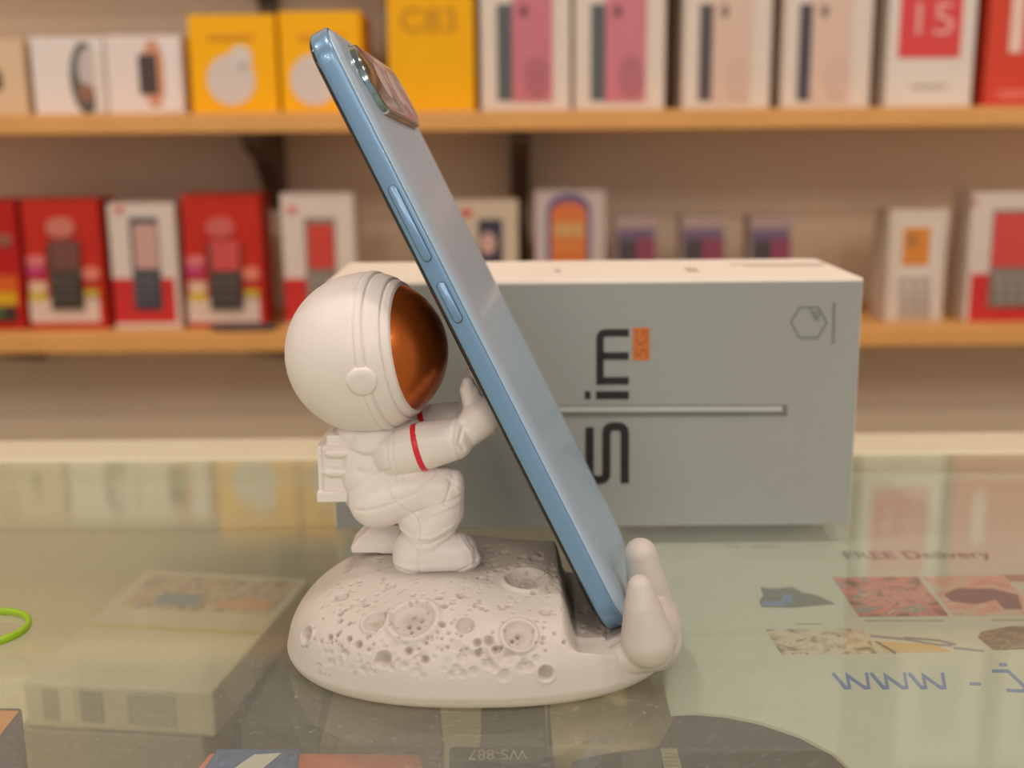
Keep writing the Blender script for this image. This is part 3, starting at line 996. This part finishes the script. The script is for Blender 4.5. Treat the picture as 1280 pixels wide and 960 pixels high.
earbud(238, 346, 18, 'yellow earbud box standing next to the white watch boxes', 289)
earbud(351, 452, 14, 'yellow earbud box partly behind the top of the phone', 393)
carton('phone_box', 'tall plain yellow box with faint lettering between the earbud box and the pink phone boxes', 'box', None, 486, 593, 0, U_, DU - .004, .05, (246, 180, 0), [], texts=[('C83', 501, 570, 10, 40, (196, 136, 10))], height=.160)
def pink(px0, px1, lab, pinkc, edgec, cat='box', grp=None, D=DU):
    w = px1 - px0; k = w / 115
    return carton('phone_box', lab, 'box', grp, px0, px1, 0, U_, D, .045, (226, 212, 198),
           [('r', 'printed_phone_side', px0 + 21 * k, 5, px0 + 40 * k, 126, edgec), ('r', 'printed_phone_back', px0 + 40 * k, -110, px0 + 92 * k, 127, pinkc),
            ('e', 'printed_lens', px0 + 55 * k, 14, 5, 8, tuple(int(v * .6) for v in pinkc)), ('e', 'printed_lens', px0 + 55 * k, -14, 5, 8, tuple(int(v * .6) for v in pinkc)),
            ('e', 'printed_glow', px0 + 72 * k, 96, 15, 26, tuple(int(v * (.88 if pinkc[1] < 150 else .97)) for v in pinkc))], height=.164)
pink(601, 713, 'white box with a pink phone print beside the tall yellow box', (204, 118, 130), (84, 92, 92))
pink(718, 831, 'white box with a pink phone print, the one farther from the yellow box', (206, 122, 134), (84, 92, 94))
pink(854, 963, 'white box with a pale beige phone print next to the pink phone boxes', (220, 190, 170), (84, 76, 78))
pink(978, 1088, 'white box with a pale beige phone print next to the red square box', (222, 192, 172), (74, 68, 78))
carton('phone_box', 'white box bearing a red square with the number 15', 'box', None, 1108, 1216, 0, U_, DU, .045, (228, 218, 206),
       [('r', 'red_square', 1126, -60, 1204, 72, (222, 66, 66)), ('r', 'printed_line', 1140, 105, 1184, 110, (196, 186, 172))], texts=[('15', 1144, 1190, 4, 44, (240, 170, 160))], height=.164)
carton('phone_box', 'red box with a large white figure 1 at the right end of the top shelf', 'box', None, 1232, 1345, 0, U_, DU, .045, (216, 74, 52), [('r', 'printed_band', 1246, 112, 1330, 124, (226, 110, 92))], texts=[('1', 1260, 1276, -10, 66, (240, 206, 190))], height=.164)

# dark and white goods on the third shelf, above the picture but mirrored in the glass
for (x0, x1, hgt, rgb, lab) in ((-.42, -.30, .15, (92, 84, 74), 'grey brown carton above the yellow boxes'), (-.27, -.13, .12, (70, 64, 58), 'dark carton above the tall yellow box'),
                                (-.11, .04, .14, (60, 58, 54), 'charcoal carton above the pink phone boxes'), (.06, .20, .15, (54, 56, 56), 'black carton above the beige phone boxes'),
                                (.22, .33, .11, (66, 64, 58), 'low dark carton above the boxes beside the red square'), (.37, .45, .14, (226, 214, 200), 'white carton above the red square box'), (.47, .56, .14, (224, 212, 200), 'white carton above the red box')):
    b_ = box_mesh('carton', (x0, 1.03, Z0 + .3372), (x1, 1.09, Z0 + .337 + hgt), mat('carton_card', rgb, .5), bevel=.001)
    tag(b_, lab + ', on the third shelf', 'carton')
    box_mesh('printed_panel', (x0 + .02, 1.0293, Z0 + .337 + .03), (x1 - .02, 1.0302, Z0 + .337 + hgt - .03), mat('carton_print', tuple(int(v * .8) for v in rgb), .5), b_)

def feature(px0, px1, top, lab, red_all, phone_c, D=DL, bottom=405, grp=None):
    w = px1 - px0; k = w / 100
    X = lambda u: px0 + u * k
    dec = []
    if red_all:
        body = (196, 44, 28)
        dec += [('r', 'white_foot', X(3), 372, X(97), 403, (222, 198, 180)), ('r', 'yellow_patch', X(6), 366, X(28), 376, (214, 184, 20)), ('r', 'cream_patch', X(6), 352, X(28), 366, (226, 190, 160)),
                ('e', 'magenta_swirl', X(14), 338, 12, 8, (196, 60, 110)), ('e', 'pink_swirl', X(14), 326, 12, 7, (220, 120, 120)), ('e', 'rose_swirl', X(86), 342, 11, 9, (226, 130, 106)),
                ('r', 'green_patch', X(78), 362, X(96), 370, (196, 184, 60)), ('e', 'printed_face', X(46), 284, 18, 13, phone_c[2])]
    else:
        body = (222, 206, 192)
        dec += [('r', 'red_foot', X(3), 348, X(97), 403, (204, 44, 40)), ('e', 'red_logo', X(12), 262, 7, 5, (220, 130, 120))]
    dec += [('r', 'printed_phone', X(32), 272 if not red_all else 304, X(74), 386 if red_all else 388, phone_c[1]),
            ('r', 'printed_screen', X(35), 280 if not red_all else 300, X(71), 336 if not red_all else 338, phone_c[0])]
    for r_ in range(4):
        for c_ in range(3):
            dec.append(('r', 'printed_key', X(37 + 11.5 * c_), 346 + 9 * r_, X(45 + 11.5 * c_), 351 + 9 * r_, tuple(min(255, v + 34) for v in phone_c[1])))
    return carton('keypad_phone_box', lab, 'box', grp, px0, px1, top, L_, D, .045, body, dec)
carton('keypad_phone_box', 'red and rainbow box cut by the left edge, on the lower shelf', 'box', None, -70, 25, 250, L_, DL, .045, (186, 30, 24),
       [('r', 'orange_band', -66, 345, 22, 366, (214, 96, 20)), ('r', 'yellow_band', -66, 366, 22, 382, (216, 168, 20)), ('r', 'dark_band', -66, 384, 22, 402, (60, 44, 40)), ('r', 'green_band', -66, 384, 6, 396, (60, 110, 50)), ('e', 'printed_face', 6, 300, 10, 8, (150, 90, 70))])
feature(32, 128, 249, 'red box with a dark keypad phone, second from the left on the lower shelf', True, ((120, 72, 62), (66, 58, 48), (206, 120, 100)))
feature(139, 222, 254, 'white topped red box with a dark keypad phone, between two red boxes', False, ((206, 160, 150), (72, 72, 80), (0, 0, 0)))
feature(231, 328, 243, 'red box with a red screened keypad phone, beside the astronaut helmet', True, ((208, 78, 74), (72, 62, 56), (206, 96, 86)))
feature(354, 444, 241, 'white box with a red keypad phone peeking over the astronaut helmet', False, ((208, 66, 54), (134, 124, 112), (0, 0, 0)))
carton('phone_box', 'cream box with a dark blue phone print just right of the leaning phone', 'box', None, 566, 648, 250, L_, DL, .045, (206, 186, 160),
       [('e', 'red_logo', 583, 266, 8, 5, (204, 80, 70)), ('r', 'printed_phone', 598, 274, 628, 326, (56, 56, 72)), ('e', 'printed_figure', 610, 304, 10, 14, (206, 164, 150)), ('r', 'printed_phone_lower', 598, 326, 628, 384, (50, 46, 56))])
carton('memory_card_pack', 'white and violet pack with an orange arched window', 'box', None, 669, 756, 237, L_, DL, .03, (198, 180, 172),
       [('e', 'violet_arch', 711, 262, 27, 20, (96, 84, 124)), ('r', 'violet_panel', 684, 260, 738, 392, (104, 92, 130)), ('e', 'orange_arch', 711, 266, 22, 14, (212, 112, 60)), ('r', 'orange_panel', 689, 266, 733, 390, (216, 118, 54)), ('r', 'yellow_stripe', 692, 278, 730, 297, (206, 158, 96)), ('r', 'orange_stripe', 692, 306, 730, 312, (220, 140, 70))])
for i, (a, b2, pos) in enumerate(((769, 821, 'nearest the orange arched pack'), (851, 906, 'in the middle of three'), (936, 989, 'rightmost of three'))):
    carton('small_accessory_box', 'small violet and crimson box, ' + pos, 'box', 'small violet accessory boxes', a, b2, 270, L_, DL, .03, (170, 146, 138),
           [('r', 'violet_band', a + 3, 286, b2 - 3, 300, (112, 92, 116)), ('r', 'dark_panel', a + 3, 300, a + 26, 390, (76, 66, 70)), ('r', 'crimson_panel', a + 26, 298, b2 - 3, 390, (142, 66, 88))])
carton('keypad_phone_box', 'white box with an orange screened white keypad phone', 'box', None, 1110, 1182, 262, L_, DL, .045, (218, 202, 184),
       [('r', 'printed_phone', 1120, 278, 1172, 398, (226, 212, 198)), ('r', 'printed_screen', 1128, 284, 1162, 332, (222, 140, 56)), ('e', 'printed_figure', 1140, 300, 6, 9, (170, 120, 60))] +
       [('r', 'printed_key', 1124 + 14 * c_, 346 + 13 * r_, 1133 + 14 * c_, 354 + 13 * r_, (176, 160, 146)) for r_ in range(4) for c_ in range(3)])
carton('keypad_phone_box', 'white and red box with a grey keypad phone at the right edge', 'box', None, 1210, 1300, 240, L_, DL, .045, (222, 206, 192),
       [('r', 'red_foot', 1212, 342, 1297, 402, (206, 46, 42)), ('r', 'red_side', 1212, 250, 1222, 256, (206, 120, 110)), ('r', 'printed_phone', 1238, 262, 1290, 384, (130, 120, 112)), ('r', 'printed_screen', 1240, 266, 1288, 334, (214, 72, 68))] +
       [('r', 'printed_key', 1242 + 15 * c_, 342 + 10 * r_, 1254 + 15 * c_, 349 + 10 * r_, (160, 150, 140)) for r_ in range(4) for c_ in range(3)])
# dark pen lying at the front of the lower shelf
p0, p1 = on_y(262, 409, 1.012), on_y(345, 409, 1.012)
zpen = Z0 + shelf_z['lower'] + .0036
V = []; F = []; n = 12
prof = [(0, .0012), (.004, .0030), (.012, .0034), (.052, .0034), (.054, .0030), (p1.x - p0.x, .0028)]
for dx, r_ in prof:
    V += [(p0.x + dx, 1.012 + r_ * math.cos(2 * math.pi * k / n), zpen + r_ * math.sin(2 * math.pi * k / n)) for k in range(n)]
for i in range(len(prof) - 1):
    F += [(i * n + k, i * n + (k + 1) % n, (i + 1) * n + (k + 1) % n, (i + 1) * n + k) for k in range(n)]
F += [tuple(range(n)), tuple(range((len(prof) - 1) * n, len(prof) * n))]
pen = link_mesh('pen', V, F, mat('dark_pen', (58, 54, 60), .4), smooth=False, origin=(p0.x, 1.012, zpen - .0034))
tag(pen, 'dark pen lying along the front of the lower shelf below the red box', 'pen')

# ------------------------------------------------------------------ printed poster under the glass
PZ = -GT - .0006
def gz(x, y): return on_z(x, y, 0)
def gp(x, y):
    p = on_z(x, y, PZ); return p
e0, e1p = gp(853, 962), gp(722, 662 - 290)   # left edge follows the counter's depth
eL = gp(829, 855)
x_edge = gp(853, 965).x
def gv(x, y):
    p = gp(x, y); return Vector((p.x, p.y, Z0 + PZ - .0004))
pl = [gv(838, 893), gv(870, 892), gv(905, 895), gv(950, 904), gv(1000, 921), gv(1040, 942), gv(1062, 962), gv(1090, 1010), Vector((.6, gv(1090, 1010).y, Z0 + PZ - .0004)), Vector((.6, .452, Z0 + PZ - .0004)), Vector((gp(830, 855).x + .002, .452, Z0 + PZ - .0004))]  # front left corner cut in an arc to bare the added dark slab
M_paper = mat('pale_poster_paper', (190, 191, 181), .6)
poster = prism('poster', pl, (0, 0, .0004 + .0004), M_paper)
tag(poster, 'pale printed poster under the glass with product pictures and a web address', 'poster')
def pm(x, y): return on_z(x, y, PZ + .0004)
UP = (0, 0, .00008)
def quad(nm, pts, m, layer=0):
    ring = [pm(*p) + Vector((0, 0, .00008 * layer)) for p in pts]
    return prism(nm, ring, UP, m, poster)
M_blue = mat('blue_marker', (40, 104, 176), .5)
W = [(0, 0), (16, 18.5), (21, 18), (18, 3), (40, 18.5), (45, 18), (42, -.5)]
ws = [[(1041 + 47.5 * i + x, 841.5 + y) for x, y in W] for i in range(3)]
ribbon('web_lettering', ws, 4.2, pm, UP, M_blue, poster)
ribbon('web_lettering', [[(1212, 855), (1226, 855)], [(1249, 831), (1259, 831)], [(1240, 839), (1260, 839), (1280, 858), (1284, 862), (1276, 864), (1258, 863)]], 4.0, pm, UP, M_blue, poster)
a_, b_ = pm(1061, 702.5), pm(1246, 701)
M_pink = mat('black_print', (60, 54, 48), .5)
text_obj('heading_lettering', 'FREE Delivery', a_ + Vector((0, 0, .0001)), (1, 0, 0), (0, 1, 0), b_.x - a_.x, M_pink, poster, height=pm(1061, 690).y - a_.y, bold=.01)
for (xa, xb, y) in ((995, 1028, 780), (1082, 1180, 776), (1240, 1280, 775), (905, 925, 683), (940, 975, 683)):
    quad('caption_line', [(xa, y + 1), (xb, y + 1), (xb - 1, y - 1), (xa - 1, y - 1)], mat('grey_print', (150, 148, 130), .6))
quad('product_picture', [(1073, 771), (1186, 770), (1147, 721), (1041, 722)], picture_mat('toy_picture', [(60, 30, 28), (150, 50, 46), (206, 110, 80), (190, 80, 84), (110, 110, 120), (216, 160, 90)], 90))
quad('product_picture', [(1193, 770), (1300, 769), (1253, 720), (1152, 721)], picture_mat('headset_picture', [(200, 130, 116), (210, 150, 134), (196, 176, 156), (206, 150, 140)], 60))
quad('printed_headset', [(1190, 752), (1220, 756), (1245, 750), (1256, 762), (1278, 762), (1272, 744), (1240, 736), (1196, 736), (1180, 744)], mat('headset_ink', (80, 50, 60), .5), 1)
quad('product_picture', [(1262, 727), (1300, 727), (1300, 719), (1254, 719)], mat('brown_ink', (150, 110, 90), .5), 1)
quad('product_picture', [(977, 819), (1096, 817), (1080, 786), (957, 787)], picture_mat('shelf_picture', [(110, 90, 66), (176, 156, 130), (200, 184, 160), (206, 190, 168), (150, 110, 90)], 110))
quad('printed_cables', [(1108, 816), (1190, 815), (1170, 806), (1092, 802)], mat('yellow_ink', (204, 166, 92), .5))
for pts in ([(1088, 795), (1130, 799), (1170, 806), (1190, 807)], [(1095, 802), (1120, 817)], [(1130, 797), (1175, 801), (1195, 806)], [(1192, 810), (1230, 814)]):
    ribbon('printed_cable', pts, 2.4, pm, UP, mat('slate_ink', (92, 106, 132), .5), poster)
quad('printed_bag', [(1242, 813), (1300, 811), (1300, 784), (1262, 783), (1226, 790), (1222, 797)], picture_mat('bag_picture', [(50, 42, 34), (66, 54, 42), (120, 96, 74), (60, 50, 40)], 130))
quad('printed_speaker_set', [(952, 759), (990, 760), (1044, 755), (1020, 744), (1004, 741), (990, 734), (964, 736), (950, 734), (954, 744), (949, 752)], mat('black_product_ink', (50, 56, 56), .5))
quad('printed_blue_tool', [(976, 752), (992, 754), (990, 744), (980, 742)], mat('blue_product_ink', (50, 100, 170), .5), 1)
quad('printed_blue_tool', [(952, 757), (984, 758), (982, 752), (952, 752)], mat('blue_product_ink', (50, 100, 170), .5), 1)

# ------------------------------------------------------------------ goods inside the counter (seen through the glass)
TOPH = -.0455
c4 = [on_z(28, 852, TOPH), on_z(266, 864, TOPH), on_z(388, 722, TOPH), on_z(182, 711, TOPH)]
M_grey = mat('grey_white_card', (208, 198, 174), .5, grain=.03, gscale=30)
M_grey2 = mat('grey_brown_card', (150, 140, 122), .5)
stack_h = [(-.0457, .0160, (208, 198, 174), 'pale carton with a picture strip, topmost of the stack inside the counter'),
           (-.0621, .0160, (160, 150, 132), 'grey brown carton second in the stack inside the counter'),
           (-.0785, .0193, (166, 158, 138), 'grey brown carton lowest in the stack inside the counter')]
cxy = sum(c4, Vector()) / 4
for i, (top, th, rgb, lab) in enumerate(stack_h):
    ring = []
    for p in c4:
        d = p - cxy; q = cxy + d * (1 - .02 * i) + Vector((-.004 * i, -.001 * i, 0)); q.z = Z0 + top; ring.append(q)
    s_ = prism('carton', ring, (0, 0, -th), mat('stack_card%d' % i, rgb, .5, grain=.03, gscale=30), bevel=.0012)
    tag(s_, lab, 'carton', 'cartons stacked inside the counter')
    if i == 0:
        top0 = s_
        def mixp(u, v, h=.0):
            p = (c4[0] * (1 - u) + c4[1] * u) * (1 - v) + (c4[3] * (1 - u) + c4[2] * u) * v
            p.z = Z0 + top + h; return p
        def strip(nm, u0, v0, u1, v1, m, h=.0002):
            prism(nm, [mixp(u0, v0), mixp(u1, v0), mixp(u1, v1), mixp(u0, v1)], (0, 0, h), m, s_)
        strip('picture_strip', .08, .62, .95, .95, picture_mat('strip_picture', [(120, 116, 112), (176, 164, 140), (206, 188, 160), (206, 150, 124), (130, 150, 164)], 120))
        strip('blue_picture', .25, .66, .50, .76, mat('strip_blue', (120, 146, 166), .5), .0004)
        strip('orange_picture', .62, .66, .92, .74, mat('strip_orange', (214, 164, 124), .5), .0004)
        strip('yellow_line', .02, .44, .97, .462, mat('strip_yellow', (196, 180, 104), .5))
        # printed shades on the front side
        for (u0, u1, rgb2) in ((.10, .19, (168, 160, 142)), (.19, .27, (214, 206, 186)), (.30, .42, (160, 152, 132)), (.55, .80, (178, 170, 150))):
            a, b_ = mixp(u0, 0), mixp(u1, 0)
            nrm = (b_ - a).cross(Vector((0, 0, 1))).normalized()
            if nrm.y > 0: nrm = -nrm
            r_ = [a + Vector((0, 0, -.002)), b_ + Vector((0, 0, -.002)), b_ + Vector((0, 0, -.013)), a + Vector((0, 0, -.013))]
            prism('printed_patch', r_, nrm * .0003, mat('patch', rgb2, .5), s_)
def inside(name, lab, cat, pts, top, h, rgb, bevel=.001, extra=None):
    ring = [on_z(x, y, top) for x, y in pts]
    o = prism(name, ring, (0, 0, -h), mat(name + '_card', rgb, .5, grain=.05, gscale=30), bevel=bevel)
    tag(o, lab, cat); return o
H_ = .0978
inside('carton', 'dark taupe block added for the shade between the pale stack and the moon base', 'carton', [(300, 905), (398, 905), (430, 742), (398, 742)], -.06, H_ - .06, (92, 86, 68))  # added block, its dark colour paints the shade beside the stack
pk_ = inside('packet', 'orange red packet with a blue and white end, inside the counter at the bottom edge', 'packet', [(232, 975), (540, 985), (525, 940), (262, 937)], -.020, .0778, (226, 112, 78), bevel=.0022)
r_ = [on_z(x, y, -.0198) for x, y in ((246, 975), (370, 977), (374, 938), (272, 938))]
bl_ = prism('blue_label', r_, (0, 0, .0003), mat('packet_blue', (70, 100, 158), .4), pk_)
r_ = [on_z(x, y, -.0194) for x, y in ((280, 972), (320, 968), (352, 942), (318, 944), (300, 956))]
prism('white_print', r_, (0, 0, .0002), mat('packet_white', (220, 216, 216), .4), bl_)
nv = inside('packet', 'navy and orange packet at the bottom left corner inside the counter', 'packet', [(-60, 985), (26, 985), (27, 884), (-60, 884)], -.018, .0798, (66, 70, 92), bevel=.001)
r_ = [on_z(x, y, -.0178) for x, y in ((-50, 940), (-2, 922), (24, 890), (-50, 888))]
prism('orange_print', r_, (0, 0, .0003), mat('navy_orange', (226, 150, 92), .5), nv)
ws_ = inside('accessory_box', 'dark box lettered WS-887 upside down below the moon base', 'box', [(560, 985), (700, 985), (690, 932), (562, 932)], -.024, .0738, (52, 48, 40))
a_ = on_z(659, 937.5, -.0238); b_ = on_z(586, 937.5, -.0238)
text_obj('lettering', 'WS-887', a_ + Vector((0, 0, .0002)), (-1, 0, 0), (0, -1, 0), a_.x - b_.x, mat('pale_ink', (210, 202, 184), .5), ws_, height=abs(on_z(659, 950, -.0238).y - a_.y))
inside('accessory_box', 'flat brown box under the front of the moon base', 'box', [(400, 930), (555, 930), (548, 850), (420, 850)], -.040, .0578, (128, 112, 94))
inside('accessory_box', 'violet grey box under the glass beside the beige carton', 'box', [(600, 928), (684, 928), (680, 858), (602, 858)], -.030, .0678, (116, 104, 106))
inside('carton', 'beige carton under the glass right of the moon base foot', 'carton', [(690, 932), (846, 932), (812, 846), (684, 846)], -.030, .0678, (240, 216, 166))
bk = inside('shade_slab', 'dark slab added under the glass in place of shade at the bottom edge', 'shade_slab', [(704, 990), (1110, 1010), (1075, 925), (1010, 885), (900, 868), (846, 880), (820, 930), (760, 937), (712, 946)], -.022, .0758, (58, 58, 48), bevel=.003)  # added dark slab, stands in for the soft dark shade on the glass
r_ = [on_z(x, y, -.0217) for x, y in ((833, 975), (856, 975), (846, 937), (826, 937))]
wl = prism('slab_white_patch', r_, (0, 0, .0003), mat('slab_patch_white', (226, 214, 184), .5), bk)
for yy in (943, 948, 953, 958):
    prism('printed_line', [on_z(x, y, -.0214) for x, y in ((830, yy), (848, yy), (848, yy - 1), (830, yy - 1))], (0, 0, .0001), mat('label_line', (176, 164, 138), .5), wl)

# ------------------------------------------------------------------ lime wristband on the glass
c = on_z(-22, 790, 0); tip = on_z(41, 786, 0)
RW = tip.x - c.x; RD = .0125
V, F = [], []; n = 72
prof = ((0, 0), (.0008, 0), (.0011, .0005), (.0011, .0015), (.0008, .0020), (0, .0020), (-.0003, .0015), (-.0003, .0005))
for k in range(n):
    a = 2 * math.pi * k / n
    for dr, z in prof:
        V.append((c.x + (RW - .0015 + dr) * math.cos(a), c.y + (RD - .0015 + dr) * math.sin(a), Z0 + z + .00005))
for k in range(n):
    j = (k + 1) % n; m_ = len(prof)
    for i in range(m_):
        l = (i + 1) % m_
        F.append((k * m_ + i, j * m_ + i, j * m_ + l, k * m_ + l))
wb = link_mesh('wristband', V, F, mat('lime_rubber', (150, 190, 30), .4), smooth=True, origin=(c.x, c.y, Z0))
tag(wb, 'lime green rubber wristband lying on the glass at the left edge', 'wristband')
